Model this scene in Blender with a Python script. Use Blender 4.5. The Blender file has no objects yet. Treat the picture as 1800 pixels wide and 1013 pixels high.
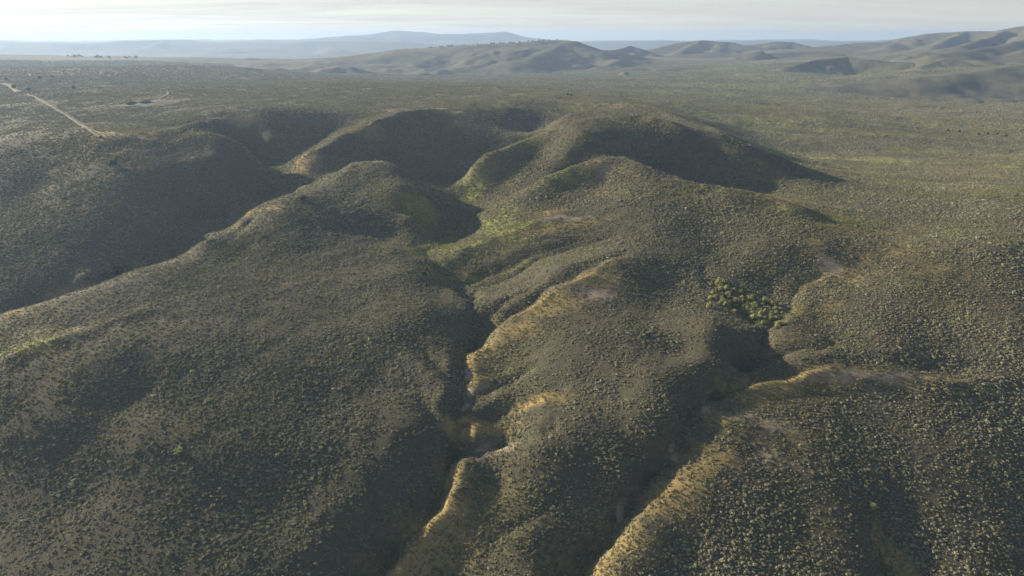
import bpy, math, random
import numpy as np

random.seed(7)
rng = np.random.default_rng(7)
R = math.radians
scene = bpy.context.scene
col = scene.collection

BUSHES = True
HAZE = True
HAZE_DENSITY = 1.45e-4
HAZE_COLOR = (0.34, 0.48, 0.72, 1)

# ------------------------------------------------------------------ camera
F_PX, CX, CY = 1200.0, 900.0, 506.5          # lens in the photograph's pixels (1800 x 1013)
PITCH = R(20.07)
CAM_Z = 150.0                                # metres above the lowest ravine
cam_data = bpy.data.cameras.new('camera')
cam_data.sensor_width = 36.0
cam_data.lens = 36.0 * F_PX / 1800.0
cam_data.clip_start = 0.5
cam_data.clip_end = 60000.0
cam = bpy.data.objects.new('camera', cam_data)
col.objects.link(cam)
cam.location = (0, 0, CAM_Z)
cam.rotation_euler = (R(90) - PITCH, 0, 0)
scene.camera = cam

# ------------------------------------------------------------------ sky, sun, exposure
SUN_AZ = R(-60)          # from the view direction, negative = left
SUN_EL = R(16.8)
world = bpy.data.worlds.new('World')
scene.world = world
world.use_nodes = True
wn, wl = world.node_tree.nodes, world.node_tree.links
wn.clear()
w_out = wn.new('ShaderNodeOutputWorld')
w_bg = wn.new('ShaderNodeBackground')
w_bg.inputs['Strength'].default_value = 0.056
sky = wn.new('ShaderNodeTexSky')
sky.sky_type = 'NISHITA'
sky.sun_disc = False
sky.sun_elevation = SUN_EL
sky.sun_rotation = SUN_AZ
sky.altitude = 1800
sky.air_density = 1.0
sky.dust_density = 0.7
sky.ozone_density = 1.0
# thin high cloud: direction projected on a cloud sheet, streaked by noise
tc = wn.new('ShaderNodeTexCoord')
sep = wn.new('ShaderNodeSeparateXYZ')
wl.new(tc.outputs['Generated'], sep.inputs[0])
zz = wn.new('ShaderNodeMath'); zz.operation = 'MAXIMUM'; zz.inputs[1].default_value = 0.0
wl.new(sep.outputs['Z'], zz.inputs[0])
za = wn.new('ShaderNodeMath'); za.operation = 'ADD'; za.inputs[1].default_value = 0.035
wl.new(zz.outputs[0], za.inputs[0])
dv = wn.new('ShaderNodeVectorMath'); dv.operation = 'DIVIDE'
cmb = wn.new('ShaderNodeCombineXYZ')
for i in range(3):
    wl.new(za.outputs[0], cmb.inputs[i])
wl.new(tc.outputs['Generated'], dv.inputs[0]); wl.new(cmb.outputs[0], dv.inputs[1])
mp = wn.new('ShaderNodeMapping'); mp.inputs['Scale'].default_value = (0.22, 0.5, 0.0)
mp.inputs['Rotation'].default_value = (0, 0, R(8))
wl.new(dv.outputs[0], mp.inputs['Vector'])
nz = wn.new('ShaderNodeTexNoise'); nz.inputs['Scale'].default_value = 1.0
nz.inputs['Detail'].default_value = 8; nz.inputs['Roughness'].default_value = 0.62
nz.inputs['Distortion'].default_value = 0.6
wl.new(mp.outputs[0], nz.inputs['Vector'])
cr = wn.new('ShaderNodeMapRange'); cr.inputs['From Min'].default_value = 0.36; cr.inputs['From Max'].default_value = 0.68
cr.inputs['To Min'].default_value = 0.6; cr.inputs['To Max'].default_value = 0.97
wl.new(nz.outputs['Fac'], cr.inputs['Value'])
CLOUD_LIGHT = wn.new('ShaderNodeMixRGB'); CLOUD_LIGHT.blend_type = 'MIX'
# cloud takes its light from the sky behind it: pull the sky towards its own grey level and a pale tone
bw = wn.new('ShaderNodeRGBToBW'); wl.new(sky.outputs[0], bw.inputs[0])
lift = wn.new('ShaderNodeMath'); lift.operation = 'MULTIPLY_ADD'; lift.inputs[1].default_value = 0.12; lift.inputs[2].default_value = 3.5
wl.new(bw.outputs[0], lift.inputs[0])
tint = wn.new('ShaderNodeMixRGB'); tint.blend_type = 'MULTIPLY'; tint.inputs[0].default_value = 1.0
tint.inputs[2].default_value = (1.0, 0.91, 0.845, 1)
wl.new(lift.outputs[0], tint.inputs[1])
# the sheet looks denser towards the horizon, where the sight line crosses more of it
th = wn.new('ShaderNodeMapRange'); th.inputs['From Min'].default_value = 0.0; th.inputs['From Max'].default_value = 0.55
th.inputs['To Min'].default_value = 1.0; th.inputs['To Max'].default_value = 0.18; th.interpolation_type = 'SMOOTHSTEP'
wl.new(zz.outputs[0], th.inputs['Value'])
vm = wn.new('ShaderNodeMath'); vm.operation = 'MULTIPLY'; wl.new(cr.outputs[0], vm.inputs[0]); wl.new(th.outputs[0], vm.inputs[1])
wl.new(vm.outputs[0], CLOUD_LIGHT.inputs[0]); wl.new(sky.outputs[0], CLOUD_LIGHT.inputs[1]); wl.new(tint.outputs[0], CLOUD_LIGHT.inputs[2])
wl.new(CLOUD_LIGHT.outputs[0], w_bg.inputs['Color'])
wl.new(w_bg.outputs[0], w_out.inputs['Surface'])

sun_data = bpy.data.lights.new('sun', 'SUN')
sun_data.energy = 5.0
sun_data.angle = R(0.55)
sun_data.color = (1.0, 0.86, 0.64)
sun = bpy.data.objects.new('sun', sun_data)
col.objects.link(sun)
# direction towards the sun
SD = (math.sin(SUN_AZ) * math.cos(SUN_EL), math.cos(SUN_AZ) * math.cos(SUN_EL), math.sin(SUN_EL))
sun.rotation_euler = (R(90) - SUN_EL, 0, math.pi - SUN_AZ)
sun.location = (-300, 300, 400)

vs = scene.view_settings
vs.view_transform = 'Standard'
vs.look = 'None'
vs.exposure = 1.6
vs.gamma = 1.0
vs.use_curve_mapping = False
scene.cycles.use_denoising = True
scene.cycles.max_bounces = 5
scene.cycles.diffuse_bounces = 2
scene.cycles.transmission_bounces = 3
scene.cycles.volume_bounces = 1
scene.cycles.sample_clamp_indirect = 4.0

# ------------------------------------------------------------------ helpers
def tag(o, label=None, cat=None, group=None, kind=None):
    if label: o['label'] = label
    if cat: o['category'] = cat
    if group: o['group'] = group
    if kind: o['kind'] = kind
    return o

def mesh_obj(name, verts, faces, mat, parent=None, smooth=True, link=True):
    me = bpy.data.meshes.new(name)
    me.from_pydata([tuple(v) for v in verts], [], [tuple(f) for f in faces])
    if mat: me.materials.append(mat)
    if smooth: me.polygons.foreach_set('use_smooth', [True] * len(me.polygons))
    me.update()
    o = bpy.data.objects.new(name, me)
    if link: col.objects.link(o)
    if parent: o.parent = parent
    return o

def grid_obj(name, V, nr, nc, mat, keep=None, attrs=None):
    """V: (nr*nc, 3) array, rows nr, columns nc -> one quad sheet, built with numpy."""
    i = np.arange((nr - 1) * (nc - 1)); r_, c_ = i // (nc - 1), i % (nc - 1)
    a = r_ * nc + c_
    F = np.stack([a, a + 1, a + nc + 1, a + nc], 1)
    if keep is not None: F = F[keep[F].any(1)]
    used = np.unique(F); remap = np.zeros(len(V), np.int64); remap[used] = np.arange(len(used))
    V2, F2 = V[used], remap[F]
    me = bpy.data.meshes.new(name)
    me.vertices.add(len(V2)); me.vertices.foreach_set('co', V2.astype(np.float32).ravel())
    me.loops.add(F2.size); me.loops.foreach_set('vertex_index', F2.astype(np.int32).ravel())
    me.polygons.add(len(F2))
    me.polygons.foreach_set('loop_start', np.arange(0, F2.size, 4, dtype=np.int32))
    me.polygons.foreach_set('loop_total', np.full(len(F2), 4, np.int32))
    me.polygons.foreach_set('use_smooth', np.ones(len(F2), bool))
    me.update(calc_edges=True)
    for k, v in (attrs or {}).items():
        at = me.attributes.new(k, 'FLOAT', 'POINT'); at.data.foreach_set('value', v[used].astype(np.float32))
    me.materials.append(mat)
    o = bpy.data.objects.new(name, me); col.objects.link(o)
    return o

def smooth(a, b, x):
    t = np.clip((x - a) / (b - a), 0, 1); return t * t * (3 - 2 * t)

_perm = rng.permutation(4096).astype(np.int64)
_gr = rng.uniform(-1, 1, 4096)
def vnoise(x, y, seed=0):
    xi, yi = np.floor(x).astype(np.int64), np.floor(y).astype(np.int64)
    fx, fy = x - xi, y - yi
    ux, uy = fx * fx * fx * (fx * (fx * 6 - 15) + 10), fy * fy * fy * (fy * (fy * 6 - 15) + 10)
    def h(a, b): return _gr[_perm[(_perm[(a + seed * 131) & 4095] + b) & 4095]]
    return ((h(xi, yi) * (1 - ux) + h(xi + 1, yi) * ux) * (1 - uy) + (h(xi, yi + 1) * (1 - ux) + h(xi + 1, yi + 1) * ux) * uy)
def fbm(x, y, sc, oct=4, seed=0, gain=0.5):
    s = 0; a = 1.0
    for k in range(oct):
        s = s + a * vnoise(x / sc * 2 ** k, y / sc * 2 ** k, seed + k); a *= gain
    return s
def ridged(x, y, sc, oct=4, seed=0):
    s = 0; a = 1.0
    for k in range(oct):
        s = s + a * (1 - 2 * np.abs(vnoise(x / sc * 2 ** k, y / sc * 2 ** k, seed + k))); a *= 0.5
    return s

def ray(px, py):
    u, v = (px - CX) / F_PX, (CY - py) / F_PX
    c, s = math.cos(PITCH), math.sin(PITCH)
    return u, c + v * s, -s + v * c
def at_y(px, py, y):
    """world point on the sight line of a photograph pixel at ground distance y"""
    dx, dy, dz = ray(px, py); t = y / dy
    return dx * t, y, CAM_Z + dz * t

# ------------------------------------------------------------------ terrain survey: (px, py, distance)
SURVEY = [
 # ridge along the left valley, from the gap at the left edge up to the knob
 (0,557,235),(120,517,255),(240,475,275),(360,432,300),(430,390,328),(500,345,355),(600,312,385),(680,285,415),
 # far slope of the left valley up to the plateau
 (0,535,272),(0,470,300),(0,400,336),(0,330,382),(0,250,450),(75,320,392),(75,480,296),
 (150,490,294),(150,400,335),(200,300,398),(180,243,442),(270,232,462),(330,232,462),(370,214,480),(400,240,460),(430,265,448),(460,290,438),(350,265,436),(250,440,322),(250,350,368),(300,300,402),
 (350,410,336),(370,330,392),(400,285,422),(440,308,421),(470,315,430),(450,340,405),(425,365,379),
 (90,240,455),(300,260,438),
 # plateau
 (300,205,560),(100,205,560),(300,180,640),(100,170,700),(500,180,645),(700,170,720),(850,175,690),(100,150,900),(400,155,850),(650,155,850),(850,152,860),
 (0,120,1450),(200,118,1500),(420,118,1500),(150,103,2100),(0,97,2300),(280,101,2250),(400,107,2300),(550,105,2400),
 # hollow one
 (380,206,525),(405,212,522),(430,212,522),(500,212,528),(560,200,560),(640,198,575),(460,285,470),(520,265,490),(560,240,515),(620,222,535),(480,240,498),
 # spur A
 (520,292,440),(570,265,458),(620,240,483),(660,220,510),(700,205,542),(790,195,572),(545,290,436),
 (650,272,472),(610,285,450),(560,318,415),(500,318,425),
 # hollow two
 (720,232,520),(740,280,468),(800,322,437),(775,300,452),(850,290,468),(900,240,520),(830,230,530),(950,205,585),(980,190,630),(1000,171,700),(900,190,592),(850,192,588),(960,180,650),(935,235,545),
 # spur C and the promontory
 (1080,184,630),(1040,178,660),(1035,205,545),(985,212,520),(1060,215,486),(1130,211,489),(995,228,478),(945,245,462),(900,262,448),(860,277,440),(830,290,432),(822,308,428),
 (880,300,425),(850,330,408),(910,285,432),(860,345,398),(930,300,420),(950,280,432),
 (1000,270,430),(1035,248,442),(1000,292,418),(960,315,405),(920,335,394),
 # spur D
 (1070,279,402),(1040,288,393),(1000,302,384),(950,323,371),(900,347,358),(850,372,348),(1060,305,380),(1100,330,357),(1000,335,362),(950,350,353),
 # crest F, hollow four, ridge E, hollow five, crest G
 (1200,234,471),(1260,251,460),(1320,271,445),(1380,292,432),(1425,314,414),
 (1130,250,455),(1200,285,432),(1270,310,416),(1330,325,406),(1390,340,390),(1120,275,435),(1250,270,448),
 (1130,300,382),(1200,325,362),(1280,340,350),(1360,356,340),(1450,398,312),(1530,432,290),(1600,465,272),
 (1140,190,612),(1200,213,560),(1260,232,532),(1310,251,510),(1180,218,530),(1260,243,500),
 # the plain on the right
 (1440,350,374),(1500,320,420),(1600,300,470),(1750,330,405),(1700,380,342),(1600,400,322),(1500,250,600),(1700,250,610),(1400,215,690),(1250,190,790),(1500,190,920),(1750,195,900),(1200,160,1150),(1500,140,1600),(1750,150,1350),(950,140,1450),(1150,125,1900),(1100,165,960),(1350,270,560),(1330,235,650),
 (1600,125,1480),(1750,126,1420),(1670,119,1480),(1400,128,1680),(1800,112,1650),(1600,100,2150),(1450,104,2200),(1300,110,2200),(1200,100,2600),(1100,97,2600),(1800,88,2150),(1450,92,2700),
 (1800,350,375),(1800,440,290),(1750,430,292),(1700,470,270),(1750,550,236),(1800,620,211),(1700,640,206),(1650,560,233),(1600,520,248),
 # central mass
 (1060,330,362),(1100,365,330),(1150,400,307),(1250,400,308),(1350,430,288),(1450,440,284),(1200,440,285),(1300,480,266),(1200,490,262),(1250,440,287),
 (1000,372,332),(940,395,320),(900,411,311),(800,445,296),(960,420,303),(900,440,294),(1000,440,291),(1060,430,294),(850,470,284),(900,480,276),(1060,395,315),
 # bowl beside the knob and drain of hollow two
 (820,340,407),(825,380,362),(810,400,342),(780,425,318),(740,445,300),(790,480,282),(840,500,272),(660,325,371),(700,325,368),(740,345,360),(690,360,346),(720,380,333),(690,410,322),(740,400,334),(770,375,352),(650,360,347),(600,350,354),(560,380,330),
 (500,420,305),(550,420,307),(640,420,310),(700,440,298),(420,450,290),(640,470,280),(730,480,275),
 # hillside on the left
 (300,520,250),(400,500,262),(500,470,280),(600,500,263),(700,510,258),(760,540,244),(600,560,236),(690,575,229),(500,560,234),(400,600,216),
 (0,606,214),(100,572,226),(200,548,238),(0,640,200),(100,600,213),(200,567,228),(280,540,240),
 (0,700,182),(100,660,193),(200,640,198),(300,640,199),(120,740,173),(220,700,184),(230,780,165.5),(330,720,178),(60,820,162),(400,690,186),(400,760,170),(500,660,196),(300,850,154),(150,870,154),(0,900,150),(200,950,139),(200,1010,130),(0,1000,132),(400,900,147),(400,1010,131),
 (500,780,167),(500,900,148),(600,700,187),(600,820,161),(680,640,207),(720,680,194),(740,740,178),(680,800,165),(640,880,151.5),(600,960,140),(760,610,218),(560,1010,133),
 # first ravine
 (825,528,253),(828,560,239.5),(826,600,224),(815,645,207),(806,700,190),(806,760,176.5),(790,810,167),(765,865,156.5),(725,925,147.8),(690,970,142),(650,1013,137),(718,970,139.7),(684,1013,134.3),(752,925,146),(793,865,154.8),(818,810,165.2),(835,760,177),
 # spur between the ravines
 (1100,456,272),(1050,478,262),(1000,502,252),(950,530,244),(900,560,234),(860,585,227),(1090,500,252),(1050,530,240),(1150,540,238),(1100,600,213),(1200,620,207.5),(1180,690,184.5),(1190,735,175.5),(1100,830,159.5),(1060,890,151.5),(1000,960,142.5),(1100,700,184),(1000,600,215),(950,650,203),(1000,680,192),(900,640,210),(880,700,193),(850,660,205),
 (860,745,182),(940,722,183),(900,735,184),(960,750,174),(880,775,176),(830,800,170),(930,775,170),(1000,770,169),(1050,800,164),(1100,780,168),(950,860,156),(860,850,160),(1000,880,153),(830,900,150.5),(900,950,142),(780,960,142.5),(740,1005,137),(850,1010,135),(950,1010,133.5),(1050,880,154),(1150,770,168.5),
 (930,500,262),(870,540,246),(960,480,266),(840,570,238),
 # second ravine
 (1310,540,240),(1340,575,224.5),(1335,605,214.5),(1300,640,203.5),(1260,690,191.5),(1225,735,179.5),(1190,780,169.8),(1150,830,163),(1105,885,154.5),(1050,945,146),(1000,1005,138),
 (1270,520,248),(1350,520,252),(1390,560,229.5),(1270,590,213.5),(1230,650,196),
 # hill right of the second ravine
 (1300,668,206),(1285,700,188.5),(1265,735,177.5),(1225,790,166.5),(1180,850,156.3),(1130,915,146.3),(1070,990,136),
 (1800,679,195),(1650,679,194),(1550,672,196),(1450,664,198),(1370,676,195),(1800,700,190),(1600,750,178.5),(1700,850,158),(1780,800,169),(1500,850,156),(1350,790,166),(1300,900,147.5),(1200,960,141),(1400,950,141),(1500,930,143),(1700,1000,133),(1600,1010,133.5),(1800,950,143),(1400,720,183),(1500,740,180),
 (1450,640,202),(1380,650,201.5),(1400,620,208),(1330,650,202.5),(1470,600,216),(1550,620,208),(1600,650,201.5),(1500,550,235),(1500,480,268),(1400,520,250),(1450,560,233),(1420,480,268),(1550,500,257),
 (1555,960,140.5),(1580,950,142.5),
]
# hidden ground behind crests, in world metres (photograph column, distance, metres below the camera)
HIDDEN = [(412,478,-70),(440,466,-78),(470,455,-83),
 (0,257,-111),(120,281,-109),(240,304,-107),(360,328,-102),(410,345,-98),(560,405,-82),(640,450,-78),
 (900,476,-79),(860,470,-83),(960,500,-72),(1000,402,-80),(950,392,-83),(1200,386,-81),(1130,410,-77),(1290,374,-82),(1200,508,-69),(1290,478,-76),(1060,540,-62),(1090,570,-63),(1160,530,-65),
 (850,1150,-70),(850,1500,-82),(600,1500,-72),(500,1900,-80),(650,1900,-84),(900,2000,-86),
 (300,3000,-110),(0,3200,-110),(600,3200,-105),(900,3000,-92),(1200,3600,-85),(1500,3800,-70),(1800,3800,-60),
 (900,90,-146),(500,90,-140),(1300,90,-141),(900,50,-156),(300,60,-146),(1500,60,-148),(-400,150,-124),(-400,260,-112),(2200,150,-126),(2200,220,-108),(2200,320,-92),(-400,400,-92),(-400,600,-58),(2200,700,-80),
 (-800,1500,-50),(2600,1500,-70),(-900,3000,-95),(2800,3000,-70),
]
RELIEF = 1.4
def survey_points():
    """sight lines with their estimated distances; the departure of each from the smooth mean fall of the land is
    strengthened, so ridges stand nearer and hollows lie farther back than first estimated"""
    D = []
    for px, py, y in SURVEY:
        dx, dy, dz = ray(px, py); D.append((dx / dy, -dz / dy, y))
    for px, y, dz in HIDDEN:
        D.append(((px - CX) / F_PX / 0.94, -dz / y, y))
    D = np.array(D); u, t, y = D.T
    tt = np.log(np.clip(t, 0.02, 2)); uu = np.clip(u, -1.2, 1.2)
    B = np.stack([tt ** i * uu ** j for i in range(5) for j in range(4) if i + 1.3 * j <= 4.2], 1)
    w = ((t > 0.075) & (np.abs(u) < 0.95)).astype(float)
    c, *_ = np.linalg.lstsq(B * w[:, None], np.log(y) * w, rcond=None)
    fit = B @ c
    k = 1 + (RELIEF - 1) * smooth(0.09, 0.16, t) * (1 - smooth(0.85, 1.05, np.abs(u))) * (1 - smooth(0.95, 1.05, t))
    k = k - (k - 0.85) * smooth(0.40, 0.56, t) * (np.abs(u) < 1.0) * (1 - smooth(0.95, 1.05, t))
    ly = np.where(np.abs(k - 1) > 1e-4, fit + (np.log(y) - fit) * k, np.log(y))
    y2 = np.exp(ly)
    return np.stack([u * y2, y2, CAM_Z - t * y2], 1)
P = survey_points()

def tps_kernel(r2):
    return 0.5 * r2 * np.log(r2 + 1e-9)
def tps_fit(P, lam):
    S = 100.0
    X = P[:, :2] / S; z = P[:, 2]; n = len(X)
    d2 = ((X[:, None, :] - X[None, :, :]) ** 2).sum(-1)
    A = np.zeros((n + 3, n + 3))
    # far points are less certain: relax with distance
    A[:n, :n] = tps_kernel(d2) + np.diag(lam * np.clip(P[:, 1] / 250.0, 0.5, 6.0) ** 2)
    A[:n, n] = 1; A[:n, n + 1:] = X; A[n:, :n] = A[:n, n:].T
    w = np.linalg.solve(A, np.concatenate([z, np.zeros(3)]))
    return X, w, S
TPS = tps_fit(P, 0.0009)
def tps_eval(x, y):
    X, w, S = TPS
    x = np.asarray(x, float).ravel() / S; y = np.asarray(y, float).ravel() / S
    out = np.empty(len(x)); n = len(X)
    for i in range(0, len(x), 20000):
        xx, yy = x[i:i + 20000], y[i:i + 20000]
        r2 = (xx[:, None] - X[None, :, 0]) ** 2 + (yy[:, None] - X[None, :, 1]) ** 2
        out[i:i + 20000] = (0.5 * r2 * np.log(r2 + 1e-9)) @ w[:n] + w[n] + w[n + 1] * xx + w[n + 2] * yy
    return out.astype(np.float64)

def seg_dist(x, y, pts):
    """distance to a polyline and position (0..1) along it"""
    best = np.full(x.shape, 1e9); bt = np.zeros(x.shape)
    pts = np.asarray(pts, float)
    L = np.concatenate([[0], np.cumsum(np.hypot(*np.diff(pts[:, :2], axis=0).T))])
    for k in range(len(pts) - 1):
        ax, ay = pts[k, :2]; bx, by = pts[k + 1, :2]
        vx, vy = bx - ax, by - ay; l2 = vx * vx + vy * vy + 1e-9
        t = np.clip(((x - ax) * vx + (y - ay) * vy) / l2, 0, 1)
        d = np.hypot(x - ax - t * vx, y - ay - t * vy)
        m = d < best
        best = np.where(m, d, best); bt = np.where(m, (L[k] + t * (L[k + 1] - L[k])) / L[-1], bt)
    return best, bt

def far_base(x, y):
    return CAM_Z - 95 + 0 * x
def base_height(x, y):
    x = np.asarray(x, float); y = np.asarray(y, float); sh = x.shape
    z = tps_eval(x, y).reshape(sh)
    r = np.hypot(x, y)
    k = smooth(3300, 4600, r)
    return z * (1 - k) + far_base(x, y) * k

def hit(px, py, y0=60.0, y1=4000.0, fn=None):
    """ground distance where the sight line of a photograph pixel meets the terrain"""
    fn = fn or base_height
    ys = np.exp(np.linspace(math.log(y0), math.log(y1), 1500))
    dx, dy, dz = ray(px, py)
    g = fn(dx / dy * ys, ys); zr = CAM_Z + dz / dy * ys
    below = np.nonzero(zr < g)[0]
    k = below[0] if len(below) else len(ys) - 1
    y = ys[k]
    return dx / dy * y, y, float(g[k])

# ravines and rills: (pixel polyline, depth at start, depth at end, half width start, half width end)
CARVES = [
 ([(832,505),(828,560),(826,600),(815,645),(806,700),(806,760),(790,810),(765,865),(725,925),(690,970),(640,1030)], 1.2, 4.2, 4.5, 6),
 ([(1345,585),(1335,605),(1300,640),(1260,690),(1225,735),(1190,780),(1150,830),(1105,885),(1050,945),(990,1025)], 1.5, 4.2, 4.5, 6),
 ([(1110,440),(1060,462),(1000,488),(950,515),(900,545),(860,570),(838,600)], 0.8, 3.6, 6, 7),
 ([(960,490),(900,520),(850,560),(832,600)], 0.6, 2.5, 4, 5),
 ([(985,745),(940,758),(880,778),(820,790)], 0.7, 2.4, 5, 6),
 ([(960,700),(900,712),(850,728),(812,745)], 0.5, 2.0, 4, 5),
 ([(950,650),(900,670),(850,690),(812,708)], 0.5, 2.0, 4, 5),
 ([(1480,636),(1420,650),(1350,660),(1290,668),(1262,690)], 0.6, 2.5, 5, 5),
 ([(1480,600),(1420,610),(1360,622),(1310,640)], 0.5, 2.0, 4, 5),
 ([(740,440),(780,475),(825,520)], 0.8, 2.0, 6, 6),
 ([(1040,420),(960,440),(880,470),(820,495)], 0.6, 2.2, 5, 6),
 ([(1100,400),(1000,440),(920,470),(850,500)], 0.5, 2.0, 5, 6),
 ([(1555,880),(1558,940),(1550,1030)], 0.8, 4, 5, 7),
 ([(720,600),(770,640),(805,690)], 0.5, 2.0, 5, 5),
 ([(640,640),(720,690),(780,740),(800,770)], 0.4, 1.8, 5, 6),
 ([(560,900),(620,930),(690,965)], 0.4, 1.8, 4, 5),
 ([(1040,820),(1000,860),(940,900),(880,960)], 0.4, 0.8, 5, 6),
 ([(360,430),(420,405),(450,385)], 0.5, 1.0, 3, 4),
 ([(1440,470),(1400,510),(1365,555),(1340,590)], 0.4, 2.5, 5, 6),
 ([(1230,470),(1275,520),(1320,560)], 0.4, 2.0, 5, 6),
 ([(560,320),(520,335),(480,345)], 0.4, 1.6, 5, 6),
 ([(640,290),(580,318),(530,330)], 0.4, 1.6, 5, 6),
]
# crest lines that the slope noise alone would leave too soft: (pixel polyline, height, half width)
CRESTS = [ ([(0,640),(100,600),(200,567),(280,540)], 1.3, 8),
 ([(372,212),(400,240),(430,265),(460,290)], 2.0, 12),
 ([(0,557),(120,517),(240,475),(360,432),(430,390),(500,345),(600,312),(680,285)], 1.8, 11),
 ([(520,292),(570,265),(620,240),(660,220),(700,205),(790,195)], 2.8, 14),
 ([(830,290),(860,277),(900,262),(945,245),(995,228)], 3.0, 15),
 ([(950,323),(1000,302),(1040,288),(1070,279)], 2.4, 12),
 ([(1070,279),(1120,297),(1200,325),(1280,340),(1360,356),(1450,398)], 2.6, 14),
 ([(995,228),(1060,215),(1130,211),(1200,234),(1260,251),(1320,271),(1380,292),(1425,312)], 3.0, 16),
 ([(1070,279),(1035,248),(995,228)], 1.5, 12),
 ([(1080,184),(1140,190),(1200,213),(1260,232),(1310,251)], 2.6, 15),
 ([(860,590),(900,562),(950,532),(1000,503),(1050,478),(1100,456)], 0.9, 7),
 ([(800,445),(850,428),(900,411),(940,395),(1000,372)], 0.8, 8),
 ([(1280,690),(1370,676),(1450,664),(1550,672),(1650,679),(1800,679)], 1.0, 9),
 ([(850,800),(900,775),(960,750)], 0.7, 6),
]
CARVES_W = []
for pl, d0, d1, w0, w1 in CARVES:
    CARVES_W.append((np.array([hit(*p) for p in pl]), d0, d1, w0, w1))

for pl, h_, w_ in CRESTS:
    CARVES_W.append((np.array([hit(*p) for p in pl]), -h_, -h_, w_, w_))

def height(x, y):
    x = np.asarray(x, float); y = np.asarray(y, float); sh = x.shape
    x = x.ravel(); y = y.ravel()
    z = base_height(x, y); r = np.hypot(x, y)
    bx, by = x + 2.2 * fbm(x, y, 14, 3, 5), y + 2.2 * fbm(x, y, 14, 3, 9)
    for pts, d0, d1, w0, w1 in CARVES_W:
        lo, hi = pts[:, :2].min(0) - 30, pts[:, :2].max(0) + 30
        m = (x > lo[0]) & (x < hi[0]) & (y > lo[1]) & (y < hi[1])
        if not m.any(): continue
        d, t = seg_dist(bx[m], by[m], pts)
        dep = d0 + (d1 - d0) * t; wd = w0 + (w1 - w0) * t
        q = d / wd
        z[m] -= dep * np.where(q < 1, (1 - q) ** 1.35, 0) * smooth(0, 0.06, t + 0.01) * (1 - (0.85 * smooth(0.9, 1.0, t) if d0 < 0 else 0))
    # relief of the natural surface
    near = 1 - smooth(900, 1800, r)
    z += near * (0.55 * fbm(x, y, 38, 4, 21) + 0.4 * (ridged(x, y, 60, 4, 31) - 0.4) + 0.10 * fbm(x, y, 5, 3, 41))
    # long low swells of the plain on the right
    pl = smooth(60, 190, x - 0.05 * y) * smooth(300, 420, y) * (1 - smooth(1500, 2200, y))
    z += pl * (1.5 * fbm((x * .85 - y * .53) / 6, x * .53 + y * .85, 42, 3, 251))
    mid = smooth(700, 1200, r)
    z += mid * (1 - smooth(2200, 3000, r)) * 0.7 * fbm(x, y, 55, 2, 57)
    z += mid * (1.6 * fbm(x, y, 170, 2, 51) + 1.2 * (ridged(x, y, 460, 2, 61) - 0.4)) * (1 - smooth(2600, 4600, r) * 0.9)
    return z.reshape(sh)

# ------------------------------------------------------------------ the ground sheet
az = np.concatenate([np.linspace(-80, -41, 60, endpoint=False), np.linspace(-41, 41, 740), np.linspace(41, 80, 61)[1:]])
az = np.radians(az)
rr = np.concatenate([np.exp(np.linspace(math.log(30), math.log(120), 30, endpoint=False)),
                     np.exp(np.linspace(math.log(120), math.log(760), 390, endpoint=False)),
                     np.exp(np.linspace(math.log(760), math.log(4200), 230, endpoint=False)),
                     np.exp(np.linspace(math.log(4200), math.log(10500), 46))])
RR, AA = np.meshgrid(rr, az, indexing='ij')
GX, GY = RR * np.sin(AA), RR * np.cos(AA)
GZ = height(GX, GY)
LR = np.log(rr)

def ground_z(x, y):
    """height of the built ground sheet (bilinear on the sheet's own grid)"""
    x = np.asarray(x, float); y = np.asarray(y, float)
    fr = np.interp(np.hypot(x, y), rr, np.arange(len(rr))); fa = np.interp(np.arctan2(x, y), az, np.arange(len(az)))
    i = np.clip(fr.astype(int), 0, len(rr) - 2); j = np.clip(fa.astype(int), 0, len(az) - 2)
    u, v = fr - i, fa - j
    return (GZ[i, j] * (1 - u) * (1 - v) + GZ[i + 1, j] * u * (1 - v) + GZ[i, j + 1] * (1 - u) * v + GZ[i + 1, j + 1] * u * v)
def on_ground(px, py, y0=60.0, y1=4000.0):
    return hit(px, py, y0, y1, ground_z)

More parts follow.
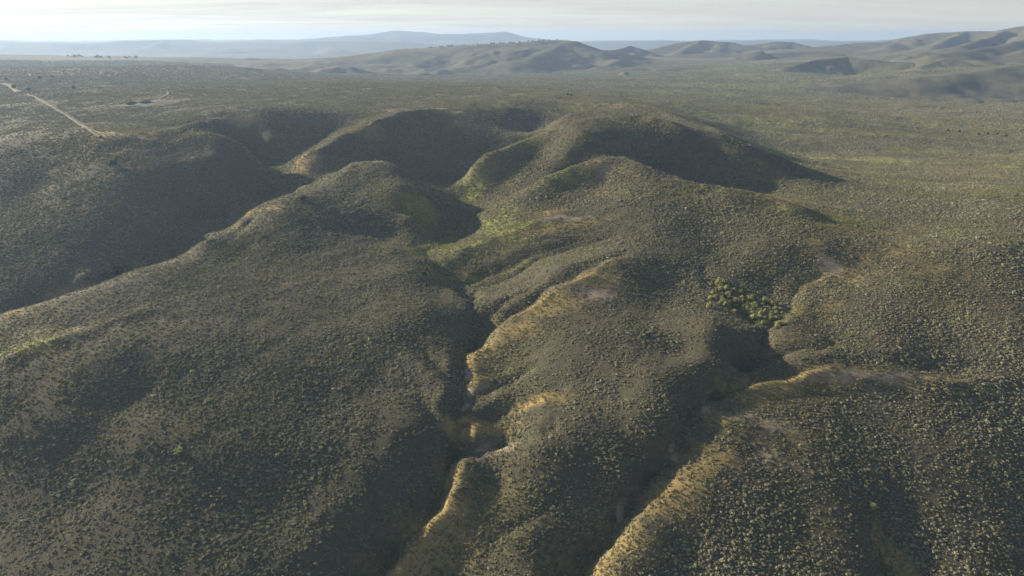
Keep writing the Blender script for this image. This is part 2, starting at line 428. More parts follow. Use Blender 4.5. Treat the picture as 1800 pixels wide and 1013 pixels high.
# ------------------------------------------------------------------ vegetation cover map
# patches seen in the photograph: (px, py, radius in metres across, along, strength), kind
GRASS_AND_SUNLIT = [  # dry golden grass; some patches paint sunlit knobs, crest rims and ravine banks
 (1060,500,13,7,1.0),(1000,520,14,6,.8),(940,545,14,6,.9),(890,590,12,6,.8),(860,620,10,6,.8),(1100,465,10,5,.8),(1000,390,16,4,.8),(930,405,18,4,.7),(960,372,16,4,.6),
 (1460,475,7,9,.9),(1420,500,10,4,.7),(1410,545,10,6,.6),(1500,665,30,4,1.0),(1400,675,20,4,1.0),(1300,690,8,6,.7),(1270,740,7,7,.6),(1230,800,7,7,.6),(1180,860,7,7,.6),(1120,940,7,7,.6),(1060,1000,7,7,.6),
 (1320,760,12,10,.5),(1580,980,3,7,1.2),(840,760,8,4,.8),(930,715,9,3,.8),(805,830,6,6,1.0),(790,870,6,6,1.0),(760,920,8,7,1.0),(730,965,7,6,1.0),(690,1000,8,7,1.0),(850,830,9,6,.5),(860,880,10,7,.4),(800,950,8,7,.5),
 (1055,300,8,8,.8),(1080,330,8,8,.4),(1550,440,30,10,.5),(1480,405,22,6,.6),(1400,370,24,5,.6),(1300,348,22,5,.6),(1200,328,18,5,.6),(1650,480,26,10,.5),
 (680,283,10,5,.7),(750,195,28,10,.8),(640,235,14,8,.7),(540,285,12,10,.6),(500,345,10,5,.6),(430,388,9,5,.8),(400,410,9,4,.8),(470,372,12,5,.6),(250,236,30,8,.9),(180,245,10,8,.8),(430,211,10,4,1),(500,213,8,4,.8),
 (240,475,9,3,.7),(120,517,9,3,.8),(0,557,9,3,.9),(60,620,14,3,.6),(150,582,14,3,.6),(200,570,8,3,.4),(1100,190,22,20,.5),(1130,212,10,6,.7),(1010,185,12,30,.4),(880,300,20,16,.35),(1740,300,60,40,.5),(1600,210,80,40,.4),(830,680,5,6,.7),(822,640,4,5,.7),
]
GREEN = [  # fresh green grass
 (800,410,24,14,1.2),(760,440,15,10,1.1),(830,345,15,12,1.2),(900,400,24,5,.9),(780,390,14,8,.9),(850,425,24,6,.7),(830,488,18,3,1.0),(760,485,10,5,.7),(870,480,16,4,.5),(880,365,16,6,.6),(960,322,14,4,.8),(1000,303,12,4,.8),
 (1310,545,14,12,.6),(1420,490,10,4,.5),(1500,390,30,6,.5),(1450,385,20,5,.7),(1250,340,20,4,.6),(900,262,14,5,.7),(1040,250,10,4,.6),(1290,690,6,4,.5),(1050,185,20,8,.5),
 (30,612,14,3,.7),(1170,160,130,60,.8),(1000,165,60,40,.4),(1400,205,90,30,.5),(1480,290,24,10,.6),(1600,235,90,16,.5),(1500,150,200,60,.6),(1300,140,200,60,.5),(1700,340,40,8,.6),(1760,345,30,8,.6),(1560,283,14,6,.8),(1550,305,30,6,.5),(480,300,14,14,.4),(470,340,14,12,.4),
]
BARE = [(1060,300,5,6,.8),(1050,520,9,5,.7),(1460,480,5,7,.8),(1530,668,20,2,.6),(990,380,10,2,.6),(830,690,1.8,2.5,.8),(825,715,1.8,2,.8),(1247,722,1.6,3,.9),(1192,792,1.5,2.5,.9),(1105,880,1.5,2.5,1),(815,660,1.6,2.5,.7),(220,238,22,4,.8),(680,287,6,4,.6),(790,175,30,6,.2),(800,196,20,4,.5),(1530,700,8,8,.3),(1320,735,8,4,.5),(865,800,6,3,.5),(1340,800,6,4,.4)]
cov = {}
def cover(x, y, table):
    key = id(table)
    if key not in cov: cov[key] = [(hit(px, py)[:2], a, b, s) for px, py, a, b, s in table]
    out = np.zeros(x.shape)
    wx = x + 3.0 * fbm(x, y, 16, 3, 71); wy = y + 3.0 * fbm(x, y, 16, 3, 77)
    for (cx, cy), a, b, s in cov[key]:
        m = (np.abs(x - cx) < 4 * a + 8) & (np.abs(y - cy) < 4 * b + 8)
        if m.any():
            out[m] = np.maximum(out[m], s * np.exp(-(((wx[m] - cx) / a) ** 2 + ((wy[m] - cy) / b) ** 2) * 0.8))
    return out
gx, gy = GX.ravel(), GY.ravel()
A_grass_sunlit = cover(gx, gy, GRASS_AND_SUNLIT); A_green = cover(gx, gy, GREEN); A_bare = cover(gx, gy, BARE)
# patchy natural variation everywhere, longer streaks on the plain
rG = np.hypot(gx, gy)
far_k = smooth(450, 900, rG)
n1 = fbm(gx, gy, 45, 4, 81); n2 = fbm(gx * 0.35, gy, 90, 4, 91); n3 = fbm(gx, gy, 30, 4, 101)
A_grass_sunlit = np.clip(A_grass_sunlit * (0.85 + 0.6 * fbm(gx, gy, 12, 3, 141)) + 0.22 * np.clip(n1 - 0.15, 0, 1) + far_k * 0.45 * np.clip(n2, 0, 1), 0, 1)
A_green = np.clip(A_green * (0.75 + 0.6 * fbm(gx, gy, 12, 3, 131)) + 0.25 * np.clip(n3 - 0.25, 0, 1) + far_k * 0.55 * np.clip(fbm(gx * 0.4, gy, 120, 4, 111) + .28, 0, 1) * smooth(-200, 200, gx), 0, 1)

swell = smooth(60, 190, gx - 0.05 * gy) * smooth(300, 420, gy)
bandk = fbm((gx * .85 - gy * .53) / 6, gx * .53 + gy * .85, 42, 3, 251) * .5 + fbm((gx * .85 - gy * .53) / 9, gx * .53 + gy * .85, 20, 4, 263) * .7
A_green = np.clip(A_green + swell * 0.6 * np.clip(-bandk * 3.0 - .5, 0, 1), 0, 1)

# ------------------------------------------------------------------ materials
def new_mat(name):
    m = bpy.data.materials.new(name); m.use_nodes = True
    n, l = m.node_tree.nodes, m.node_tree.links
    b = n['Principled BSDF']
    b.inputs['Roughness'].default_value = 0.95
    b.inputs['Specular IOR Level'].default_value = 0.1
    return m, n, l, b
def mixc(n, l, fac, a, b, blend='MIX'):
    x = n.new('ShaderNodeMix'); x.data_type = 'RGBA'; x.blend_type = blend
    for sock, v in ((x.inputs['Factor'], fac), (x.inputs['A'], a), (x.inputs['B'], b)):
        if hasattr(v, 'is_output'): l.new(v, sock)
        else: sock.default_value = v if not isinstance(v, tuple) else (*v, 1)
    return x.outputs['Result']
def noise(n, l, scale, detail=4, rough=.55, vec=None):
    t = n.new('ShaderNodeTexNoise'); t.inputs['Scale'].default_value = scale
    t.inputs['Detail'].default_value = detail; t.inputs['Roughness'].default_value = rough
    if vec is not None: l.new(vec, t.inputs['Vector'])
    return t.outputs['Fac']
def ramp(n, l, v, a, b, lo=0.0, hi=1.0):
    m = n.new('ShaderNodeMapRange'); m.inputs['From Min'].default_value = a; m.inputs['From Max'].default_value = b
    m.inputs['To Min'].default_value = lo; m.inputs['To Max'].default_value = hi
    l.new(v, m.inputs['Value']); return m.outputs['Result']
def attr(n, name):
    a = n.new('ShaderNodeAttribute'); a.attribute_name = name; return a.outputs['Fac']

def ground_material():
    m, n, l, b = new_mat('sage_steppe_soil')
    geo = n.new('ShaderNodeNewGeometry'); pos = geo.outputs['Position']
    soil = mixc(n, l, noise(n, l, 0.12, 6, .6, pos), (0.045, 0.038, 0.029), (0.080, 0.067, 0.048))
    soil = mixc(n, l, ramp(n, l, noise(n, l, 1.3, 5, .7, pos), .42, .62), soil, (0.075, 0.078, 0.045))
    dry = mixc(n, l, noise(n, l, 0.9, 5, .7, pos), (0.165, 0.125, 0.055), (0.26, 0.205, 0.095))
    green = mixc(n, l, noise(n, l, 0.7, 5, .7, pos), (0.12, 0.135, 0.042), (0.20, 0.205, 0.07))
    bare = mixc(n, l, noise(n, l, 0.6, 6, .7, pos), (0.19, 0.150, 0.105), (0.30, 0.25, 0.185))
    fine = ramp(n, l, noise(n, l, 0.5, 6, .75, pos), .35, .65, -.22, .22)
    def mask(name):
        ad = n.new('ShaderNodeMath'); ad.operation = 'ADD'; l.new(attr(n, name), ad.inputs[0]); l.new(fine, ad.inputs[1])
        return ramp(n, l, ad.outputs[0], .15, .65)
    c = mixc(n, l, mask('dry_grass'), soil, dry)
    c = mixc(n, l, mask('green_grass'), c, green)
    c = mixc(n, l, mask('bare'), c, bare)
    # sage too small to single out on the far ground
    cam_d = attr(n, 'far')
    tuft = ramp(n, l, noise(n, l, 0.45, 3, .6, pos), .44, .56)
    sage = mixc(n, l, ramp(n, l, noise(n, l, 0.035, 9, .72, pos), .38, .62), (0.050, 0.050, 0.038), (0.120, 0.113, 0.074))
    tf = n.new('ShaderNodeMath'); tf.operation = 'MULTIPLY'; l.new(tuft, tf.inputs[0]); l.new(cam_d, tf.inputs[1])
    c = mixc(n, l, tf.outputs[0], c, sage)
    l.new(c, b.inputs['Base Color'])
    bp = n.new('ShaderNodeBump'); bp.inputs['Strength'].default_value = 0.6; bp.inputs['Distance'].default_value = 0.25
    l.new(noise(n, l, 1.6, 6, .7, pos), bp.inputs['Height'])
    bp2 = n.new('ShaderNodeBump'); bp2.inputs['Distance'].default_value = 0.9
    l.new(cam_d, bp2.inputs['Strength']); l.new(noise(n, l, 0.45, 3, .6, pos), bp2.inputs['Height']); l.new(bp.outputs[0], bp2.inputs['Normal'])
    l.new(bp2.outputs[0], b.inputs['Normal'])
    return m
MAT_GROUND = ground_material()
gV = np.stack([gx, gy, GZ.ravel()], 1)
ground = grid_obj('ground', gV, len(rr), len(az), MAT_GROUND, attrs={
    'dry_grass': A_grass_sunlit, 'green_grass': A_green, 'bare': A_bare, 'far': smooth(600, 800, rG)})
tag(ground, kind='structure')
# ------------------------------------------------------------------ far hills, each its own mass
def hill(name, ridges, base, pad, nr, nc, rough=0.3, nscale=240.0, mesa=0.0, power=1.5, mat=None):
    """ridges: list of (crest polyline [(px, py, distance)...], foot half width in metres)"""
    W = [(np.array([at_y(*p) for p in pl]), w) for pl, w in ridges]
    allp = np.concatenate([p for p, w in W])
    wmax = max(w for p, w in W)
    a = np.arctan2(allp[:, 0], allp[:, 1]); r = np.hypot(allp[:, 0], allp[:, 1])
    da = wmax / r.min() * pad
    aa = np.linspace(a.min() - da, a.max() + da, nc); r_ = np.linspace(max(r.min() - wmax * pad, 300), r.max() + wmax * pad, nr)
    RR_, AA_ = np.meshgrid(r_, aa, indexing='ij')
    x, y = (RR_ * np.sin(AA_)).ravel(), (RR_ * np.cos(AA_)).ravel()
    z = np.full(x.shape, -1e9)
    sd = len(name) * 17 + int(abs(allp[0, 0]))
    wob = rough * (ridged(x, y, nscale, 5, sd) - 0.35) + 0.22 * fbm(x, y, nscale * .35, 4, sd + 5)
    gz = ground_z(x, y) if base is None else np.full(x.shape, CAM_Z + base)
    for p, w in W:
        d, t = seg_dist(x, y, p)
        L = np.concatenate([[0], np.cumsum(np.hypot(*np.diff(p[:, :2], axis=0).T))]); L /= L[-1]
        zc = np.interp(t, L, p[:, 2])
        q = np.clip(d / w * (1 + wob) - 0.06 * wob, 0, 1.3)
        if mesa > 0:
            q = np.clip((q - mesa) / (1 - mesa), 0, 1.3)
        soft = np.sqrt(q * q + 0.003) - 0.055
        prof = np.clip(1 - soft, 0, 1) ** power
        z = np.maximum(z, gz - 6 + (zc - gz + 6) * prof)
    z += fbm(x, y, nscale * 0.3, 3, sd + 3) * 0.006 * wmax * np.clip((z - gz) / 20, 0, 1)
    keep = z > gz - 3
    V = np.stack([x, y, z], 1)
    n = len(x)
    o = grid_obj(name, V, nr, nc, mat or MAT_GROUND, keep=keep, attrs={
        'dry_grass': np.clip(0.32 * fbm(x, y, nscale, 4, sd + 7), 0, 1), 'green_grass': np.clip(0.3 * fbm(x, y, nscale, 4, sd + 9), 0, 1),
        'bare': np.clip(0.35 * fbm(x, y, nscale * .6, 4, sd + 11) - .1, 0, 1), 'far': np.ones(n)})
    return tag(o, kind='structure')

# flat-topped hill in the middle distance and its spurs
hill('mesa_hill', [([(630,99,2150),(690,91,2200),(760,84,2280),(830,79,2340),(925,74.5,2350)], 430),([(900,76,2350),(950,72.5,2340),(990,72,2330),(1004,74,2310)], 190),
                   ([(1004,74,2310),(1025,84,2270),(1060,92,2220)], 130),
                   ([(985,73,2330),(965,84,2230),(935,97,2080),(905,108,1980)], 170)], None, 1.2, 150, 260, 0.22, 300, 0.10, 1.25)
hill('hill', [([(1060,92,2500),(1090,86,2550),(1108,81,2600),(1130,87,2620)], 100)], None, 1.2, 70, 90, 0.3, 160)
hill('hill', [([(1150,86,2900),(1190,76,2950),(1232,71,2950),(1280,74,2950),(1310,80,2900)], 260), ([(1232,71,2950),(1200,88,2650)], 130)], None, 1.2, 90, 160, 0.35, 200)
hill('hill', [([(1310,80,3000),(1345,76,3000),(1372,73,3000),(1392,73.5,3000),(1415,80,2950)], 190)], None, 1.2, 80, 120, 0.35, 200)
hill('hill', [([(1380,119,1720),(1430,106,1760),(1490,100,1780),(1515,104,1750),(1560,108,1720),(1600,110,1700)], 85)], None, 1.3, 90, 160, 0.3, 130)
hill('hill', [([(1620,116,1520),(1650,107,1540),(1670,102,1540),(1690,108,1520),(1715,114,1500)], 55)], None, 1.3, 80, 110, 0.3, 100)
# long range climbing to the right
hill('hill_range', [([(1410,88,2700),(1500,78,2900),(1560,73,3000),(1605,65,2950),(1640,59,2800),(1700,55,2750),(1750,55,2650),(1780,50,2600),(1830,42,2500),(1900,40,2400)], 480),
              ([(1700,55,2750),(1665,70,2400),(1640,82,2150)], 150), ([(1780,50,2600),(1740,66,2200),(1690,80,1950)], 150),
              ([(1830,42,2500),(1800,72,1950),(1720,86,1800),(1650,95,1700)], 170), ([(1605,65,2950),(1560,82,2500)], 140),
              ([(1900,40,2400),(1880,70,2000),(1800,92,1750)], 230)], None, 1.1, 190, 330, 0.4, 260)
hill('hill_spur', [([(1950,100,1400),(1800,116,1380),(1700,128,1330),(1600,137,1280)], 230)], None, 1.2, 90, 160, 0.3, 160)
hill('hill_spur', [([(1300,121,1950),(1210,119,1950),(1160,123,1900)], 60), ([(1050,117,2000),(1130,120,1960)], 60)], None, 1.3, 60, 140, 0.3, 110)
hill('hill_spur', [([(1350,112,2080),(1400,109,2050),(1300,117,2020)], 60), ([(1180,98,2500),(1260,92,2500),(1330,94,2450)], 110), ([(1330,94,2400),(1440,90,2400)], 100)], None, 1.3, 80, 170, 0.4, 130)
hill('hill_spur', [([(-60,138,1080),(60,140,1080),(180,141,1090),(280,145,1080)], 80), ([(140,125,1450),(260,128,1450),(330,133,1420)], 90)], None, 1.3, 80, 190, 0.3, 120)
# ranges fading into the air
hill('blue_hills', [([(-300,76,5200),(0,74,5400),(150,75.5,5400),(240,73,5500),(292,70.5,5600),(340,72,5600),(480,75,5500),(560,73.5,5400),(640,73.5,5400),(740,76,5300),(830,85,5100)], 1000),
                    ([(292,70.5,5600),(250,88,4800)], 350), ([(560,73.5,5400),(600,88,4700)], 350)], -108, 1.1, 90, 260, 0.35, 700)
hill('blue_hills', [([(960,76,6400),(1080,73.5,6500),(1170,72,6600),(1210,74,6600),(1330,72,6600),(1410,73,6600),(1520,72.5,6400),(1580,70,6300)], 900)], -104, 1.1, 70, 200, 0.3, 700)
hill('distant_mountain', [([(420,72,7000),(520,69,7000),(600,64,7100),(655,60,7200),(690,54.5,7300),(745,56,7300),(775,60,7200),(820,59,7200),(850,57,7300),(885,57,7300),(925,66,7200),(990,72,7000)], 1100)], -104, 1.1, 70, 200, 0.25, 900)
hill('distant_hills', [([(-300,71,8900),(-100,70.5,8900),(120,71.5,8900),(370,69.5,8900),(700,70,8900),(1000,71.5,8900),(1300,70.5,8900),(1420,69,8900),(1480,71,8900),(1900,71,8900),(2100,70.5,8900)], 1200)], -100, 1.05, 50, 260, 0.25, 1200)

# ------------------------------------------------------------------ track, dirt pad and stock pond on the plateau
MAT_DIRT, n, l, b = new_mat('packed_dirt')
l.new(mixc(n, l, noise(n, l, 0.5, 6, .7, n.new('ShaderNodeNewGeometry').outputs['Position']), (0.055, 0.050, 0.036), (0.088, 0.077, 0.054)), b.inputs['Base Color'])
MAT_BERM, n, l, b = new_mat('earth_berm')
l.new(mixc(n, l, noise(n, l, 0.6, 6, .7, n.new('ShaderNodeNewGeometry').outputs['Position']), (0.05, 0.048, 0.034), (0.085, 0.078, 0.052)), b.inputs['Base Color'])
def strip(name, pts, prof, mat, step=4.0):
    """pts: world xy polyline; prof: [(offset across, height above ground)]"""
    pts = np.array([p[:2] for p in pts]); L = np.concatenate([[0], np.cumsum(np.hypot(*np.diff(pts, axis=0).T))])
    s = np.arange(0, L[-1], step); cx = np.interp(s, L, pts[:, 0]); cy = np.interp(s, L, pts[:, 1])
    k = np.ones(9) / 9
    cx = np.convolve(np.pad(cx, 4, 'edge'), k, 'valid'); cy = np.convolve(np.pad(cy, 4, 'edge'), k, 'valid')
    tx, ty = np.gradient(cx), np.gradient(cy); q = np.hypot(tx, ty); nx, ny = -ty / q, tx / q
    V = []
    for i in range(len(s)):
        for o_, h_ in prof:
            j = 0.25 * math.sin(s[i] * 0.7 + o_) if abs(o_) > 1 else 0
            X, Y = cx[i] + nx[i] * (o_ + j), cy[i] + ny[i] * (o_ + j)
            V.append((X, Y, h_ + (0.12 * math.sin(s[i] * .23 + o_) if h_ > .5 else 0)))
    V = np.array(V); V[:, 2] += ground_z(V[:, 0], V[:, 1])
    return tag(grid_obj(name, V, len(s), len(prof), mat), kind='structure'), np.stack([cx, cy], 1)
TRACK_PX = [(50,166),(75,178),(100,192),(125,206),(150,223),(172,238),(188,246)]
TRACK = [on_ground(*p, 300, 1200) for p in TRACK_PX]
_, TRACK_C = strip('dirt_track', TRACK, [(-2.6, -.3), (-2.4, .1), (-1, .13), (.6, .1), (.8, -.3)], MAT_DIRT)
_, _c = strip('track_shade_mound', TRACK, [(-2.3, -.3), (-1.8, .7), (-1.3, 1.3), (-.9, .7), (-.4, -.3)], MAT_BERM)  # berm added and raised so its shadow draws the dark line along the lane
TRACK2 = [on_ground(*p, 700, 1500) for p in [(2,146),(14,148),(22,153),(29,158),(33,163)]]
_, TRACK2_C = strip('dirt_track', TRACK2, [(-4.2, -.8), (-4, .5), (4, .5), (4.2, -.8)], MAT_DIRT, 8)
TRACK3 = [on_ground(*p, 500, 900) for p in [(279,175),(289,170),(296,166),(297,163),(294,161)]]
_, TRACK3_C = strip('dirt_track', TRACK3, [(-1.7, -.4), (-1.5, .25), (1.5, .25), (1.7, -.4)], MAT_DIRT)
def patch(name, cpx, rx, ry, mat, lift, seed, edge=0.22, level=False):
    cx, cy, cz = on_ground(*cpx, 400, 1200)
    nt, ns = 48, 7; V = []
    for i in range(ns):
        for j in range(nt + 1):
            a = 2 * math.pi * (j % nt) / nt; q = i / (ns - 1)
            w = 1 + edge * math.sin(a * 3 + seed) + edge * .6 * math.sin(a * 5 + seed * 2)
            V.append((cx + q * rx * w * math.cos(a), cy + q * ry * w * math.sin(a), 0))
    V = np.array(V); g = ground_z(V[:, 0], V[:, 1])
    V[:, 2] = (g.max() if level else g) + lift
    return tag(grid_obj(name, V, ns, nt + 1, mat), kind='structure'), (cx, cy, rx, ry)
_, PAD = patch('dirt_ground', (281,180), 13, 24, MAT_DIRT, 0.25, 1.0)
_, PAD2 = patch('dirt_ground', (245,184.5), 22, 9, MAT_DIRT, 0.22, 2.2)
MAT_WATER, n, l, b = new_mat('pond_water')
b.inputs['Base Color'].default_value = (0.03, 0.045, 0.055, 1); b.inputs['Roughness'].default_value = 0.08; b.inputs['Specular IOR Level'].default_value = 0.5
_, POND = patch('pond_water', (242,183), 9, 7, MAT_WATER, 0.45, 0.4, 0.15)
def mound(name, cpx, rx, ry, h, mat, seed):
    cx, cy, cz = on_ground(*cpx, 400, 1200); nt, ns = 28, 8; V = []
    for i in range(ns):
        for j in range(nt + 1):
            a = 2 * math.pi * (j % nt) / nt; q = i / (ns - 1); w = 1 + .2 * math.sin(a * 2 + seed) + .1 * math.sin(a * 5 + seed)
            V.append((cx + q * rx * w * math.cos(a), cy + q * ry * w * math.sin(a), h * (math.cos(q * math.pi) * .5 + .5) * (1 + .15 * math.sin(a * 3 + i)) - .2))
    V = np.array(V); V[:, 2] += ground_z(V[:, 0], V[:, 1])
    return tag(grid_obj(name, V, ns, nt + 1, mat), kind='structure')
mound('earth_mound', (231,183), 9, 6, 2.2, MAT_BERM, 0.3)
mound('earth_mound', (255,181), 10, 6, 2.0, MAT_BERM, 1.7)

# ------------------------------------------------------------------ sagebrush, shrubs and trees
def bush_material(name, dark, light, yellow, trans=0.2):
    m, n, l, b = new_mat(name)
    ta = n.new('ShaderNodeAttribute'); ta.attribute_type = 'INSTANCER'; ta.attribute_name = 'tone'
    ya = n.new('ShaderNodeAttribute'); ya.attribute_type = 'INSTANCER'; ya.attribute_name = 'fresh'
    c = mixc(n, l, ta.outputs['Fac'], dark, light)
    c = mixc(n, l, ya.outputs['Fac'], c, yellow)
    l.new(c, b.inputs['Base Color'])
    tr = n.new('ShaderNodeBsdfTranslucent'); l.new(c, tr.inputs['Color'])
    mx = n.new('ShaderNodeMixShader'); mx.inputs[0].default_value = trans
    l.new(b.outputs[0], mx.inputs[1]); l.new(tr.outputs[0], mx.inputs[2])
    l.new(mx.outputs[0], n['Material Output'].inputs['Surface'])
    return m
MAT_SAGE = bush_material('sage_leaf', (0.145, 0.140, 0.092), (0.31, 0.300, 0.192), (0.215, 0.208, 0.098))
MAT_SHRUB = bush_material('green_shrub_leaf', (0.13, 0.15, 0.072), (0.25, 0.26, 0.13), (0.28, 0.295, 0.11), 0.4)
MAT_JUNIPER = bush_material('juniper_leaf', (0.030, 0.040, 0.018), (0.060, 0.070, 0.030), (0.07, 0.08, 0.03), 0.15)
MAT_BARK, n, l, b = new_mat('bark')
l.new(mixc(n, l, noise(n, l, 9.0, 4, .6), (0.09, 0.065, 0.045), (0.17, 0.13, 0.095)), b.inputs['Base Color'])

def foliage_mesh(name, seed, n_leaf, core, leaf, spread, mat, low=0.0):
    """a lumpy dome of leafage: irregular core plus leaf-sized faces standing off it; unit radius"""
    rg = np.random.default_rng(seed)
    V, F = [], []
    # core: rings with noise
    nr, nt = 4, 8
    lump = rg.uniform(.62, 1.28, (nr + 1, nt))
    base = len(V)
    for i in range(nr):
        ph = (i + .35) / nr * math.pi / 2 + (-.15 if low == 0 else -.45)
        for j in range(nt):
            a = 2 * math.pi * (j + .5 * (i % 2)) / nt; q = core * lump[i, j]
            V.append((q * math.cos(ph) * math.cos(a) * spread[0], q * math.cos(ph) * math.sin(a) * spread[0], low + spread[1] * q * math.sin(ph)))
    for i in range(nr - 1):
        for j in range(nt):
            F.append((base + i * nt + j, base + i * nt + (j + 1) % nt, base + (i + 1) * nt + (j + 1) % nt, base + (i + 1) * nt + j))
    V.append((0, 0, low + spread[1] * core)); top = len(V) - 1
    for j in range(nt): F.append((base + (nr - 1) * nt + j, base + (nr - 1) * nt + (j + 1) % nt, top))
    for k in range(n_leaf):
        a = rg.uniform(0, 2 * math.pi); sn = rg.uniform(-.25 if low else -.02, 1) ; ph = math.asin(sn)
        q = rg.uniform(.72, 1.12) * (.85 + .25 * math.sin(3 * a + seed))
        c = np.array([q * math.cos(ph) * math.cos(a) * spread[0], q * math.cos(ph) * math.sin(a) * spread[0], low + spread[1] * q * math.sin(ph)])
        nrm = c - np.array([0, 0, low - .2]); nrm /= np.linalg.norm(nrm) + 1e-6
        nrm += rg.normal(0, .55, 3); nrm /= np.linalg.norm(nrm)
        t = np.cross(nrm, rg.normal(0, 1, 3)); t /= np.linalg.norm(t); b2 = np.cross(nrm, t)
        s = leaf * rg.uniform(.6, 1.3); i0 = len(V)
        V += [tuple(c - t * s), tuple(c + b2 * s * .7), tuple(c + t * s), tuple(c - b2 * s * .7)]
        F.append((i0, i0 + 1, i0 + 2, i0 + 3))
    me = bpy.data.meshes.new(name); me.from_pydata(V, [], F); me.materials.append(mat); me.update()
    return me

SAGE = [foliage_mesh('sagebrush', 11 + k, 56, .76, .30, (1.0, (.72, .62, .8, .55)[k]), MAT_SAGE) for k in range(4)]

MAT_TUFT = bush_material('grass_blade', (0.165, 0.130, 0.062), (0.26, 0.215, 0.118), (0.20, 0.215, 0.075), 0.35)
def tuft_mesh(seed):
    rg = np.random.default_rng(seed); V, F = [], []
    for k in range(16):
        a = rg.uniform(0, 6.28); q = rg.uniform(.05, .6); h = rg.uniform(.6, 1.3); i0 = len(V); w = .13
        bx, by = q * .6 * math.cos(a), q * .6 * math.sin(a); tx, ty = -math.sin(a) * w, math.cos(a) * w
        V += [(bx - tx, by - ty, 0), (bx + tx, by + ty, 0), (bx + q * math.cos(a) * 1.1, by + q * math.sin(a) * 1.1, h)]; F.append((i0, i0 + 1, i0 + 2))
    me = bpy.data.meshes.new('grass_tuft'); me.from_pydata(V, [], F); me.materials.append(MAT_TUFT); me.update(); return me
TUFT = [tuft_mesh(300 + k) for k in range(3)]
# --- scatter
def dens_fields(x, y):
    fr = np.clip(np.searchsorted(rr, np.hypot(x, y)), 0, len(rr) - 1); fa = np.clip(np.searchsorted(az, np.arctan2(x, y)), 0, len(az) - 1)
    k = fr * len(az) + fa
    return A_grass_sunlit[k], A_green[k], A_bare[k]
def clear_of(x, y):
    ok = np.ones(len(x), bool)
    for line, w in ((TRACK_C, 1.7), (TRACK2_C, 4), (TRACK3_C, 1.8)):
        d, _t = seg_dist(x, y, line[::3]); ok &= d > w
    for cx, cy, rx, ry in (PAD, PAD2, POND):
        ok &= ((x - cx) / rx) ** 2 + ((y - cy) / ry) ** 2 > 1.15
    return ok
pts = []
for r0, r1, sp, s0 in ((95, 190, .70, .31), (190, 330, .70, .31), (330, 520, .90, .40), (520, 820, 1.08, .44), (820, 1250, 1.75, .64), (1250, 2300, 4.0, 1.25)):
    xs = np.arange(-r1 * math.sin(R(45 if r0 > 300 else 55)), r1 * math.sin(R(45 if r0 > 300 else 55)), sp); ys = np.arange(60 if r0 < 200 else r0 * .6, r1, sp)
    X, Y = np.meshgrid(xs, ys); X = X.ravel(); Y = Y.ravel()
    X = X + rng.uniform(-.5, .5, len(X)) * sp * 1.6; Y = Y + rng.uniform(-.5, .5, len(Y)) * sp * 1.6
    rq = np.hypot(X, Y); a = np.arctan2(X, Y)
    m = (rq >= r0) & (rq < r1) & (np.abs(a) < R(44.5 if r0 > 300 else 54)); X, Y = X[m], Y[m]
    pts.append(np.stack([X, Y, np.full(len(X), s0)], 1))
pts = np.concatenate(pts)
X, Y, S0 = pts.T
g_, e_, b_ = dens_fields(X, Y)
clump = fbm(X, Y, 9, 3, 201) + .6 * fbm(X, Y, 40, 2, 205)
conc = sum(ground_z(X + 13 * math.cos(q), Y + 13 * math.sin(q)) for q in np.arange(6) * math.pi / 3) / 6 - ground_z(X, Y)
conc = np.clip(conc, -1, 1.4)
prob = np.clip(.16 * conc + 0.84 + .38 * clump - 0.30 * g_ - 0.40 * e_ - 0.9 * b_, 0.02, 0.95)
m = (rng.uniform(0, 1, len(X)) < prob) & clear_of(X, Y)
X, Y, S0, g_, e_, cl = X[m], Y[m], S0[m], g_[m], e_[m], clump[m] + .6 * conc[m]
# no cover on walls too steep to root on
eps = 1.0
gx_ = (ground_z(X + eps, Y) - ground_z(X - eps, Y)) / 2; gy_ = (ground_z(X, Y + eps) - ground_z(X, Y - eps)) / 2
m = np.hypot(gx_, gy_) < rng.uniform(.9, 1.7, len(X))
X, Y, S0, g_, e_, cl = X[m], Y[m], S0[m], g_[m], e_[m], cl[m]
Z = ground_z(X, Y)
size = S0 * np.exp(rng.normal(0, .30, len(X))) * (1 - .25 * g_) * (1 + .18 * np.clip(cl, -1, 1))
size = np.clip(size, .18, 1.6)
tone = np.clip(.45 + .25 * fbm(X, Y, 25, 3, 211) + rng.normal(0, .22, len(X)), 0, 1)
fresh = np.clip((.9 - .35 * smooth(400, 900, np.hypot(X, Y))) * e_ + .40 * g_ + .08 + .25 * fbm(X, Y, 18, 2, 221) + rng.normal(0, .14, len(X)), 0, 1)
# dry and green grass tufts between the bushes
tp = rng.uniform(0, 1, (420000, 2)); tr = 100 + 420 * tp[:, 0] ** .8; ta_ = np.radians(-46 + 92 * tp[:, 1])
TX, TY = tr * np.sin(ta_), tr * np.cos(ta_); tg, te, tb = dens_fields(TX, TY)
m = rng.uniform(0, 1, len(TX)) < np.clip(.03 + .5 * tg + .8 * te - .3 * tb, 0, .85); m &= clear_of(TX, TY)
TX, TY, tg, te = TX[m], TY[m], tg[m], te[m]; TZ = ground_z(TX, TY) - .03
TS = np.clip(np.exp(rng.normal(-1.2, .3, len(TX))), .12, .5) * (1 + np.hypot(TX, TY) / 700)
TT = np.clip(rng.normal(.5, .25, len(TX)), 0, 1); TF = np.clip(te * 1.1 - .15 * tg + rng.normal(.25, .25, len(TX)), 0, 1)
